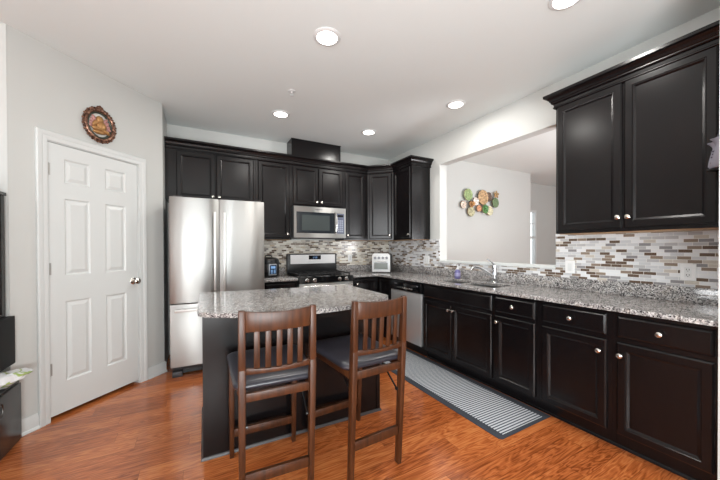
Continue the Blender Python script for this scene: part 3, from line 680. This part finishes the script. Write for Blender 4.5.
# ---------------------------------------------------------------- counter stools
def make_stool():
    r = thing('counter_stool', '', 'stool')
    W2, WF = .164, .190; yb, yf = -.250, .262                # leg centre lines at the floor; front is +y
    def yat(z): return yb - .058 * z / 1.0
    for s_ in (-1, 1):
        t = MB(); x = s_ * W2
        t.bar((x, yat(0), .0005), (x, yat(.74), .74), .026, .036, bev=.004, w2=.031, d2=.044); t.bar((x, yat(.735), .735), (x, yat(1.008), 1.008), .031, .042, bev=.004, w2=.029, d2=.028)
        t.build('back_leg', STOOL, r)
        t = MB(); x = s_ * WF; t.bar((x, yf, .0005), (x, yf - .035, .617), .026, .034, bev=.004, w2=.031, d2=.042); t.build('front_leg', STOOL, r)
        t = MB(); t.bar((s_ * (W2 + .001), yat(.59) + .022, .602), (s_ * (WF - .004), yf - .056, .602), .020, .040, side=(1, 0, 0), bev=.003); t.build('side_rail', STOOL, r)
        t = MB(); t.bar((s_ * (W2 - .020), yat(.46) + .012, .455), (s_ * (W2 - .020), yb + .16, .585), .004, .013, bev=0); t.cyl((s_ * (W2 - .0165), yat(.46) + .012, .455), (s_ * (W2 - .026), yat(.46) + .012, .455), .009, 10); t.build('folding_stay', BLACK, r)
    t = MB(); t.box(-WF + .017, WF - .017, yf - .058, yf - .036, .582, .622, .003); t.build('front_apron', STOOL, r)
    t = MB(); t.box(-W2 + .016, W2 - .016, yat(.59) - .010, yat(.59) + .012, .582, .622, .003); t.build('rear_apron', STOOL, r)
    t = MB(); t.box(-W2 + .013, W2 - .013, yat(.21) - .010, yat(.21) + .012, .185, .235, .003); t.build('rear_stretcher', STOOL, r)
    t = MB(); t.box(-WF + .013, WF - .013, yf - .022, yf + .004, .130, .178, .003); t.build('front_stretcher', STOOL, r)
    # seat: upholstered pad with rounded outline
    o_ = []; hw, y0, y1, rc = .218, yat(.62) + .024, yf + .000, .05
    for cx, cy, a0 in ((hw - rc, y1 - rc, 0), (-hw + rc, y1 - rc, 90), (-hw + rc - .0, y0 + rc, 180), (hw - rc, y0 + rc, 270)):
        for k in range(7): a = math.radians(a0 + 15 * k); o_.append((cx + rc * math.cos(a), cy + rc * math.sin(a)))
    t = MB(); b = t.bm; R = []
    cyc = (y0 + y1) / 2
    for inset, z in ((.012, .6225), (.003, .627), (0, .637), (.003, .647), (.012, .654), (.035, .659), (.10, .662)):
        R.append([b.verts.new((px * (1 - inset / hw) * (.905 + .095 * (py - y0) / (y1 - y0)), cyc + (py - cyc) * (1 - inset / ((y1 - y0) / 2)), z)) for px, py in o_])
    for a_, c_ in zip(R, R[1:]):
        for k in range(len(o_)): b.faces.new((a_[k], a_[(k + 1) % len(o_)], c_[(k + 1) % len(o_)], c_[k]))
    b.faces.new(R[0][::-1]); b.faces.new(R[-1]); t.build('seat', VINYL, r, angle=50)
    # back: curved top rail, lower rail, five slats between the posts
    def rail(z0, z1, ya, yb_, bow, th):
        t = MB(); b = t.bm; n = 14; R = []
        for k in range(n + 1):
            u = -1 + 2 * k / n; x = u * (W2 - .014); y = -bow * (1 - u * u)
            tz = z1 - .010 * (1 - u * u)
            R.append([b.verts.new(p) for p in ((x, ya + y - th / 2, z0), (x, ya + y + th / 2, z0), (x, yb_ + y + th / 2, tz), (x, yb_ + y - th / 2, tz))])
        for a_, c_ in zip(R, R[1:]):
            for k in range(4): b.faces.new((a_[k], a_[(k + 1) % 4], c_[(k + 1) % 4], c_[k]))
        b.faces.new(R[0]); b.faces.new(R[-1]); bmesh.ops.recalc_face_normals(b, faces=b.faces[:])
        ed = [e for e in b.edges if len(e.link_faces) == 2 and e.calc_face_angle(0) > 1.0]; bmesh.ops.bevel(b, geom=ed, offset=.003, segments=2, affect='EDGES', profile=.5)
        return t
    rail(.908, 1.004, yat(.908), yat(1.004), .018, .022).build('top_rail', STOOL, r)
    rail(.712, .742, yat(.712), yat(.742), .014, .024).build('lower_rail', STOOL, r)
    for k in range(5):
        u = (-2 + k) / 3.0; x = u * (W2 - .014); bz = -.014 * (1 - u * u); bt = -.018 * (1 - u * u)
        t = MB(); t.bar((x, yat(.736) + bz, .734), (x, yat(.913) + bt, .915), .026, .010, bev=.002); t.build('slat', STOOL, r)
    return r
s1 = make_stool(); s1['group'] = 'counter stools at the island'; s2 = copy_tree(s1)
s1['label'] = 'left wooden counter stool with grey seat, nearer the fridge side'; s1.location = (0.360, 1.744, 0); s1.rotation_euler = (0, 0, -0.06)
s2['label'] = 'right wooden counter stool with grey seat, nearer the floor runner'; s2.location = (0.882, 1.730, 0); s2.rotation_euler = (0, 0, 0.05)

# ---------------------------------------------------------------- floor runner
r = thing('floor_runner', 'long grey woven runner with dark border before the sink cabinets', 'rug', (2.07, 1.326, 0), 0.0)
MB().prism([(-.272, 0), (.292, .006), (.292, 1.86), (-.292, 1.86), (-.292, .02)], .0005, .006, .002).build('border', mat('charcoal_binding', (50, 54, 62), .85), r)
def weave():
    m = mat('woven_ribs', (150, 155, 160), .9); n = N(m); tc = n.n('ShaderNodeTexCoord'); sp = n.n('ShaderNodeSeparateXYZ', i_0=tc.outputs['Object'])
    a = n.math('FRACT', n.math('DIVIDE', sp.outputs[1], .0235)); b = n.math('FRACT', n.math('DIVIDE', sp.outputs[0], .012))
    c = n.ramp(a, [(0.0, (190, 194, 198)), (.48, (190, 194, 198)), (.54, (62, 68, 78)), (.94, (62, 68, 78)), (1.0, (190, 194, 198))])
    n.l(c, n.b.inputs['Base Color']); h = n.math('ADD', n.math('SINE', n.math('MULTIPLY', b, 6.283)), n.math('SINE', n.math('MULTIPLY', a, 6.283)))
    bp = n.n('ShaderNodeBump', i_Strength=.4, i_Distance=.002, i_Height=h); n.l(bp.outputs[0], n.b.inputs['Normal']); return m
MB().box(-.232, .222, .030, 1.83, .0062, .0085, .001).build('woven_field', weave(), r)

# ---------------------------------------------------------------- things on the counters
# multi cooker
r = thing('multi_cooker', 'black and steel multi cooker with a blue display beside the fridge', 'cooker', (0.842, 4.10, CT1), 0.18); r.scale = (.92, .92, .98)
MB().lathe([(0.128, .0004), (0.140, .012), (0.146, .06), (0.147, .19), (0.143, .205)], 36).build('body', BLACK, r)
MB().lathe([(0.1475, .07), (0.1485, .072), (0.1485, .172), (0.1475, .174)], 36, None, False).build('steel_band', mat('dark_steel_band', (92, 90, 90), .3, metal=1), r)
t = MB(); t.lathe([(0.145, .2055), (0.146, .218), (0.136, .240), (0.10, .258), (0.04, .266), (0, .267)], 36); t.build('lid', BLACK, r)
MB().tube([(-.05, 0, .258), (-.045, 0, .283), (0, 0, .29), (.045, 0, .283), (.05, 0, .258)], .009, 8).build('lid_handle', BLACK, r)
for s_ in (-1, 1): MB().box(s_ * .143, s_ * .166, -.035, .035, .165, .19, .006).build('side_handle', BLACK, r)
t = MB(); t.box(-.060, .060, -.163, -.13, .030, .178, .010); dp = t.build('control_panel', mat('silver_bezel', (170, 174, 180), .3, metal=.8), r)
MB().box(-.050, .050, -.1655, -.1633, .045, .165, .001).build('display', mat('navy_display', (22, 44, 74), .15), dp)
t = MB(); t.box(-.032, .032, -.1672, -.1657, .118, .150)
for k in range(3): 
    for q in range(2): t.box(-.034 + q * .042, -.006 + q * .042, -.1672, -.1657, .056 + k * .018, .066 + k * .018)
t.build('keys', mat('lit_blue_keys', (120, 160, 205), .4, emit=.35), dp, smooth=False)

# white toaster oven, turned to the room in the corner
pa, pb = Vector((2.362, 3.985)), Vector((2.558, 3.787)); tw = (pb - pa).length; tang = math.atan2((pb - pa).y, (pb - pa).x)
r = thing('toaster_oven', 'white toaster oven with a glass door in the counter corner', 'toaster oven', (pa.x, pa.y, CT1), tang)
th_, td = .292, .20
t = MB(); z0 = .014
poly = [(0, z0)]; rc = .045
poly = [(0.0, z0 + .0), (tw, z0)]
for k in range(7): a = math.radians(15 * k); poly.append((tw - rc + rc * math.cos(a), th_ - rc + rc * math.sin(a)))
for k in range(7): a = math.radians(90 + 15 * k); poly.append((rc + rc * math.cos(a), th_ - rc + rc * math.sin(a)))
fm = Matrix(((1, 0, 0, 0), (0, 0, 1, 0), (0, 1, 0, 0), (0, 0, 0, 1)))
t.prism(poly, 0.012, td, .004, mtx=fm); bmesh.ops.recalc_face_normals(t.bm, faces=t.bm.faces[:]); t.build('body', DARKMETAL, r, angle=25)
t = MB(); t.prism(poly, 0.0, .0118, .003, mtx=fm); bmesh.ops.recalc_face_normals(t.bm, faces=t.bm.faces[:]); fp = t.build('front_panel', WHITE, r, angle=25)
do = MB().box(.022, tw - .022, -.010, -.0003, .045, .175, .003).build('door', mat('cool_grey_rim', (196, 200, 204), .3), r)
MB().box(.034, tw - .034, -.0118, -.0103, .055, .150).build('window', mat('toaster_glass', (92, 98, 92), .2), do, smooth=False)
t = MB(); t.tube([(.05, -.030, .166), (tw - .05, -.030, .166)], .006, 8)
for x in (.06, tw - .06): t.cyl((x, -.030, .166), (x, -.0103, .166), .004, 8)
t.build('handle', STEEL_PLAIN, do)
for k in range(4):
    x = .05 + k * (tw - .10) / 3
    kn = MB(); kn.lathe([(.020, 0), (.019, .010), (.015, .014), (0, .014)], 20, Matrix.Translation((x, -.0003, .225)) @ Matrix.Rotation(PI / 2, 4, 'X')); kn.box(-.0025, .0025, -.016, .016, .012, .018, mtx=Matrix.Translation((x, -.0003, .225)) @ Matrix.Rotation(PI / 2, 4, 'X')); kn.build('knob', mat('knob_grey', (128, 130, 136), .35) if k == 0 else bpy.data.materials['knob_grey'], fp)
for x in (.03, tw - .03):
    for yy in (.025, td - .03): MB().lathe([(.012, .0005), (.012, .0136)], 12, Matrix.Translation((x, yy, 0))).build('foot', BLACK, r)

# ---------------------------------------------------------------- outlets
def outlet(label, loc, rz, w, gangs, switch=False):
    r = thing('wall_outlet', label, 'outlet', loc, rz, 'outlets in the mosaic tile')
    t = MB(); t.panel(-w / 2, w / 2, -.057, .057, [(0, -.0002), (0, -.003), (.004, -.006), (.006, -.006)]); t.build('plate', ALMOND, r)
    for g in gangs:
        if switch: MB().box(g - .016, g + .016, -.0085, -.0062, -.033, .033, .001).build('rocker', WHITE, r)
        else:
            t = MB(); t.box(g - .017, g + .017, -.0078, -.0062, -.034, .034, .001); so = t.build('socket', WHITE, r)
            t = MB()
            for zz in (-.018, .018): t.box(g - .008, g - .005, -.0083, -.0079, zz - .004, zz + .006); t.box(g + .005, g + .008, -.0083, -.0079, zz - .004, zz + .006); t.cyl((g, -.0083, zz - .009), (g, -.0079, zz - .009), .0025, 8)
            t.build('slot', BLACK, so, smooth=False)
    return r
outlet('white outlet on the back mosaic wall between range and toaster oven', (2.165, YB - .0082, 1.130), 0, .072, (0,))
outlet('white double switch plate on mosaic left of the wall opening', (XR - .0082, 3.375, 1.116), RZ, .116, (-.024, .024), True)
outlet('white switch plate just right of the wall opening', (XR - .0082, 1.478, 1.112), RZ, .076, (0,), True)
outlet('white outlet near the right end of the mosaic wall', (XR - .0082, .745, 1.114), RZ, .076, (0,))

# ---------------------------------------------------------------- pantry wall plaque
pc = PA + PT * 0.563
r = thing('wall_plaque', 'oval bronze wall plaque with a winged figure above the pantry door', 'plaque', (pc.x + PN.x * .001, pc.y + PN.y * .001, 2.338), PANG)
def bronze():
    m = mat('antique_bronze', (150, 104, 78), .35, metal=.7); n = N(m); tc = n.n('ShaderNodeTexCoord'); no = n.n('ShaderNodeTexNoise', i_Vector=tc.outputs['Object'], i_Scale=55.0, i_Detail=3.0)
    n.l(n.ramp(no.outputs['Fac'], [(.3, (50, 33, 28)), (.5, (116, 82, 66)), (.68, (180, 140, 118))]), n.b.inputs['Base Color']); return m
BRZ = bronze()
AX, AZ = .128, .142
def oval_ring(t, ax, az, rr, y, n=48, seg=10):
    b = t.bm; R = []
    for k in range(n):
        a = 2 * PI * k / n; c_, s_ = math.cos(a), math.sin(a); nv = Vector((c_ * az, 0, s_ * ax)).normalized()
        R.append([b.verts.new((c_ * ax + nv.x * rr * math.cos(q), y - rr * math.sin(q), s_ * az + nv.z * rr * math.cos(q))) for q in [2 * PI * j / seg for j in range(seg)]])
    for k in range(n):
        for j in range(seg): b.faces.new((R[k][j], R[(k + 1) % n][j], R[(k + 1) % n][(j + 1) % seg], R[k][(j + 1) % seg]))
def ball(t, x, y, z, rx, ry=None, rz_=None, seg=12, rot=None):
    ry = ry or rx; rz_ = rz_ or rx
    m = Matrix.Translation((x, y, z)) @ (rot or Matrix.Identity(4)) @ Matrix.Diagonal((rx, ry, rz_, 1))
    t.lathe([(0, -1)] + [(math.cos(math.radians(q)), math.sin(math.radians(q))) for q in (-60, -30, 0, 30, 60)] + [(0, 1)], seg, m)
t = MB(); b = t.bm
b.faces.new([b.verts.new((math.cos(2 * PI * k / 48) * .088, -.004, math.sin(2 * PI * k / 48) * .100)) for k in range(48)][::-1]); t.prism([(math.cos(2 * PI * k / 48) * .118, math.sin(2 * PI * k / 48) * .132) for k in range(48)], -.003, -.0002, mtx=Matrix(((1, 0, 0, 0), (0, 0, 1, 0), (0, 1, 0, 0), (0, 0, 0, 1))))
bmesh.ops.recalc_face_normals(b, faces=b.faces[:]); t.build('backing', mat('plaque_ivory', (206, 204, 198), .5), r)
t = MB(); oval_ring(t, .108, .122, .013, -.013); t.build('frame', BRZ, r)
t = MB()
for k in range(40):
    a = 2 * PI * k / 40; ball(t, math.cos(a) * (.123 + .004 * (k % 2)), -.013, math.sin(a) * (.138 + .004 * (k % 2)), .0105, .010, .0105, 8)
for x in (-.014, 0, .014): ball(t, x, -.015, .148 + (.008 if x == 0 else 0), .010, .010, .012, 8)
t.build('beaded_edge', BRZ, r)
t = MB(); oval_ring(t, .090, .103, .008, -.010); t.build('inner_rim', mat('verdigris_rim', (66, 72, 64), .4, metal=.6), r)
fg = MB(); GOLD = mat('gilt_figure', (176, 132, 84), .35, metal=.5)
ball(fg, -.004, -.020, .032, .021, .018, .023); ball(fg, .004, -.020, -.008, .030, .020, .034); ball(fg, -.026, -.022, -.026, .024, .015, .014); ball(fg, .028, -.022, -.034, .028, .015, .013, rot=Matrix.Rotation(.4, 4, 'Y')); ball(fg, -.010, -.022, -.048, .036, .014, .012); ball(fg, -.03, -.024, .006, .012, .010, .026, rot=Matrix.Rotation(.6, 4, 'Y'))
bmesh.ops.transform(fg.bm, matrix=Matrix.Diagonal((1.4, 1.0, 1.35, 1)), verts=fg.bm.verts[:]); fg.build('figure', GOLD, r, angle=60)
PINK = mat('rose_wing', (178, 130, 124), .4, metal=.2)
for s_ in (-1, 1):
    wg = MB()
    for k in range(4): ball(wg, s_ * (.034 + k * .008), -.014, .030 - k * .014, .026 - k * .003, .007, .010, rot=Matrix.Rotation(s_ * (-.75 + .25 * k), 4, 'Y'))
    bmesh.ops.transform(wg.bm, matrix=Matrix.Diagonal((1.2, 1.0, 1.5, 1)), verts=wg.bm.verts[:]); wg.build('wing', PINK, r, angle=60)

# ---------------------------------------------------------------- wall art of discs in the next room
r = thing('wall_art', 'cluster of green, tan and cream metal discs on the far wall beyond opening', 'wall art', (4.5, 3.818, 2.08))
def disc(X, Z, d, rgb, rim, off, petal=False):
    x, z = X - 4.5, Z - 2.08; y = -.02 - off
    nm = 'disc_%d_%d_%d' % rgb
    m = bpy.data.materials.get(nm)
    if not m:
        m = mat(nm, rgb, .45); n = N(m); tc = n.n('ShaderNodeTexCoord'); no = n.n('ShaderNodeTexNoise', i_Vector=tc.outputs['Object'], i_Scale=38.0, i_Detail=3.0)
        dk = tuple(int(v * .74) for v in rgb); n.l(n.ramp(no.outputs['Fac'], [(.35, dk), (.55, rgb), (.75, tuple(min(255, int(v * 1.2)) for v in rgb))]), n.b.inputs['Base Color'])
    fm_ = Matrix.Translation((x, y, z)) @ Matrix.Rotation(PI / 2, 4, 'X'); R = d / 2
    if petal:
        t = MB()
        for k in range(5): a = 2 * PI * k / 5 + .3; ball(t, x + math.cos(a) * R * .55, y, z + math.sin(a) * R * .55, R * .45, .008, R * .32, rot=Matrix.Rotation(-a, 4, 'Y'))
        ball(t, x, y - .008, z, R * .25, .01, R * .25); o = t.build('flower', m, r, angle=60)
    else:
        t = MB(); t.lathe([(R * .97, 0), (R, .003), (R, .008), (R * .93, .010), (R * .80, .003), (R * .55, .005), (R * .52, .007), (R * .3, .005), (R * .27, .007), (0, .006)], 36, fm_); o = t.build('disc', m, r, angle=25)
        rm = bpy.data.materials.get('rim_%d' % rim[0]) or mat('rim_%d' % rim[0], rim, .35, metal=.6)
        t = MB(); t.lathe([(R * 1.0005, .0085), (R * 1.02, .004), (R * 1.02, -.006), (R * 1.0005, -.006)], 36, fm_, False); t.build('rim', rm, o)
        t = MB(); t.cyl((x, -.0005, z), (x, y - .001, z), .006, 8); t.build('mount', bpy.data.materials['cast_iron'], o)
for D in ((4.19, 2.215, .205, (158, 178, 124), (186, 176, 140), .03), (4.56, 2.195, .265, (196, 162, 122), (120, 100, 78), .035), (4.085, 2.035, .135, (232, 214, 198), (150, 120, 90), .02), (4.35, 2.105, .14, (238, 226, 216), (150, 120, 90), .055), (4.27, 1.925, .175, (190, 184, 150), (110, 90, 66), .02),
          (4.60, 1.985, .16, (96, 140, 82), (130, 118, 84), .05), (4.75, 1.965, .175, (220, 214, 182), (150, 140, 100), .025), (4.90, 2.12, .18, (110, 132, 96), (96, 84, 60), .03), (4.25, 2.05, .11, (168, 122, 78), (120, 90, 60), .045), (4.46, 1.99, .125, (204, 150, 116), (150, 110, 70), .03), (4.74, 2.22, .17, (112, 92, 80), (90, 74, 60), .012)): disc(*D)
disc(4.93, 2.275, .15, (172, 140, 96), (1, 1, 1), .03, True); disc(4.60, 2.0, .11, (88, 140, 84), (1, 1, 1), .075, True); disc(4.28, 2.06, .09, (196, 142, 84), (1, 1, 1), .07, True)

# ---------------------------------------------------------------- ceiling lights and sprinkler
GLOW = mat('lit_lens', (255, 250, 242), .4, emit=9.0)
def ceiling_light(label, x, y):
    r = thing('recessed_ceiling_light', label, 'ceiling light', (x, y, CZ), 0, 'recessed ceiling lights')
    MB().lathe([(.098, -.0003), (.098, -.004), (.090, -.010), (.074, -.012), (.072, -.006), (.072, -.0003)], 36).build('trim_ring', WHITE, r)
    MB().lathe([(.0715, -.0086), (.0715, -.0055), (.0, -.0055)], 36).build('lens', GLOW, r)
    d = bpy.data.lights.new('can_lamp', 'AREA'); d.shape = 'DISK'; d.size = .14; d.energy = CAN_POWER; d.color = (1.0, .97, .92)
    l = bpy.data.objects.new('can_lamp', d); COL.objects.link(l); l.parent = r; l.location = (0, 0, -.016)
ceiling_light('large bright recessed ceiling light above the island', .837, 2.03)
ceiling_light('recessed ceiling light in front of the fridge cabinets', .85, 3.43)
ceiling_light('recessed ceiling light in front of the corner cabinet', 1.99, 3.43)
ceiling_light('recessed ceiling light above the sink counter', 2.42, 2.34)
ceiling_light('recessed ceiling light at the top edge above the right cabinet', 1.99, 1.03)
r = thing('sprinkler_head', 'small ceiling sprinkler head between the recessed lights', 'sprinkler', (.823, 2.89, CZ))
MB().lathe([(.034, -.0003), (.034, -.004), (.020, -.008), (.0, -.008)], 24).build('escutcheon', WHITE, r)
t = MB(); t.cyl((0, 0, -.0083), (0, 0, -.022), .008, 10); t.tube([(.007, 0, -.018), (.014, 0, -.030), (.0, 0, -.044)], .0025, 6); t.tube([(-.007, 0, -.018), (-.014, 0, -.030), (.0, 0, -.044)], .0025, 6); t.lathe([(.018, -.047), (.018, -.0445), (0, -.0445)], 12); t.build('nozzle', WHITE, r)

# ---------------------------------------------------------------- furniture at the left edge
r = thing('low_cabinet', 'low dark wood cabinet with ring pull at the left picture edge', 'cabinet', (-1.60, 2.2, 0))
MB().box(0, .545, 0, .695, .0005, .405, .003).build('body', DARK, r)
MB().box(.5455, .560, .02, .675, .02, .395, .003).build('drawer_front', DARK, r)
t = MB(); oval = []
for k in range(24): a = 2 * PI * k / 24; oval.append((.568, 0.40 + .032 * math.cos(a), .322 + .045 * math.sin(a)))
t.tube(oval + [oval[0]], .004, 8); t.cyl((.5603, .40, .367), (.572, .40, .367), .006, 8); t.build('ring_pull', mat('dark_pewter', (90, 88, 86), .3, metal=1), r)
r = thing('black_box_unit', 'glossy black box unit standing on the low dark cabinet', 'box', (-1.625, 2.25, .4055))
MB().box(0, .548, 0, .66, .115, .435, .006).build('casing', mat('black_lacquer', (10, 10, 14), .5, spec=.1), r)
for x in (.03, .36):
    for yy in (.02, .61): MB().box(x, x + .03, yy, yy + .03, 0.0003, .1145).build('foot', BLACK, r)
r = thing('bookcase', 'tall black bookcase at the left edge above the glossy box', 'bookcase', (-1.685, 2.30, .8415))
t = MB(); t.box(.55, .57, 0, .015, 0, .80); t.box(.0, .57, .575, .59, 0.0, .80); t.box(0, .02, 0, .575, 0, .80); t.box(.02, .57, 0, .575, 0.0, .02); t.box(.55, .57, .55, .575, .02, .80); t.build('body', DARK, r, smooth=False)
MB().box(-.005, .580, -.005, .596, .8003, .822, .003).build('top_panel', DARK, r)
for z in (.27, .53): MB().box(.021, .565, .016, .549, z, z + .018).build('shelf', DARK, r, smooth=False)
# crumpled bag tucked under the black box
def crumple():
    t = MB(); b = t.bm; n, m_ = 30, 22; rnd = random.Random(11); R = []
    for i in range(n + 1):
        u = i / n; row = []; taper = 1.0 - max(0.0, (u - .72) / .28) ** 1.3 * .86
        for j in range(m_):
            a = 2 * PI * j / m_
            w = (.092 + .018 * math.sin(6 * u + 1)) * (.45 + .55 * taper); h = (.040 + .006 * math.sin(11 * u)) * taper + .004
            fold = 1 + .20 * math.sin(3 * a + 8 * u) + .10 * math.sin(7 * a - 13 * u)
            x = w * math.cos(a) * (1 + .08 * math.sin(5 * a + 6 * u)); z = .050 + h * math.sin(a) * fold * .92 + .024 * u ** 4
            row.append(b.verts.new((x + .014 * math.sin(9 * u) + rnd.uniform(-.004, .004), (u - .5) * .46 + rnd.uniform(-.004, .004), min(.104, max(.002, z + rnd.uniform(-.004, .004))))))
        R.append(row)
    for a_, c_ in zip(R, R[1:]):
        for k in range(m_): b.faces.new((a_[k], a_[(k + 1) % m_], c_[(k + 1) % m_], c_[k]))
    b.faces.new(R[0][::-1]); b.faces.new(R[-1]); return t
r = thing('shopping_bag', 'crumpled white and green plastic bag lying on the low cabinet', 'bag', (-1.155, 2.685, .4055), -.70)
def bagmat():
    m = mat('white_green_plastic', (225, 226, 226), .3); n = N(m); tc = n.n('ShaderNodeTexCoord'); no = n.n('ShaderNodeTexNoise', i_Vector=tc.outputs['Object'], i_Scale=9.0, i_Detail=1.0)
    n.l(n.ramp(no.outputs['Fac'], [(.0, (226, 227, 228)), (.60, (226, 227, 228)), (.615, (158, 180, 96)), (.66, (158, 180, 96)), (.675, (230, 230, 230))]), n.b.inputs['Base Color']); return m
crumple().build('sheet', bagmat(), r, angle=24)

# ---------------------------------------------------------------- oven mitts hung at the right cabinet's end
r = thing('oven_mitts', 'grey printed oven mitts hanging at the right end of the upper cabinet', 'oven mitt', (2.5695, .543, 1.724), RZ, None)
MITT = mat('grey_quilt', (120, 118, 128), .8); INK = mat('dark_print', (62, 60, 70), .8)
def mitt(dx, dy, s_):
    t = MB(); b = t.bm; R = []
    prof = [(.0, .030, .014), (.012, .037, .018), (.04, .034, .020), (.075, .027, .018), (.105, .020, .015), (.120, .017, .013), (.132, .021, .014), (.150, .034, .018), (.158, .041, .020), (.160, .036, .014)]
    for z, w, d in prof: R.append([b.verts.new((dx + s_ * w * math.cos(2 * PI * k / 20), dy + s_ * d * math.sin(2 * PI * k / 20) , z * s_ + .004 * math.sin(3 * 2 * PI * k / 20) * (z > .15))) for k in range(20)])
    for a_, c_ in zip(R, R[1:]):
        for k in range(20): b.faces.new((a_[k], a_[(k + 1) % 20], c_[(k + 1) % 20], c_[k]))
    b.faces.new(R[0][::-1]); b.faces.new(R[-1]); return t
m1 = mitt(0, -.022, .9).build('mitt', MITT, r, angle=60); m2 = mitt(.020, -.045, 1.0).build('mitt', MITT, r, angle=60)
t = MB()
for k in range(5):
    z = .022 + k * .016; t.box(-.018 + .004 * (k % 2), .010 - .006 * (k % 2), -.0425, -.0395, z, z + .008)
t.build('printed_lines', INK, m1, smooth=False)
MB().box(-.034, .048, -.040, -.0012, -.010, -.002, .002).build('hem', mat('black_hem', (28, 28, 32), .8), r)
t = MB(); t.tube([(.0, -.020, .158), (.004, -.012, .185), (.008, -.0012, .20)], .003, 6); t.cyl((.008, -.012, .2), (.008, -.0005, .2), .005, 8); t.build('hanging_loop', INK, r)
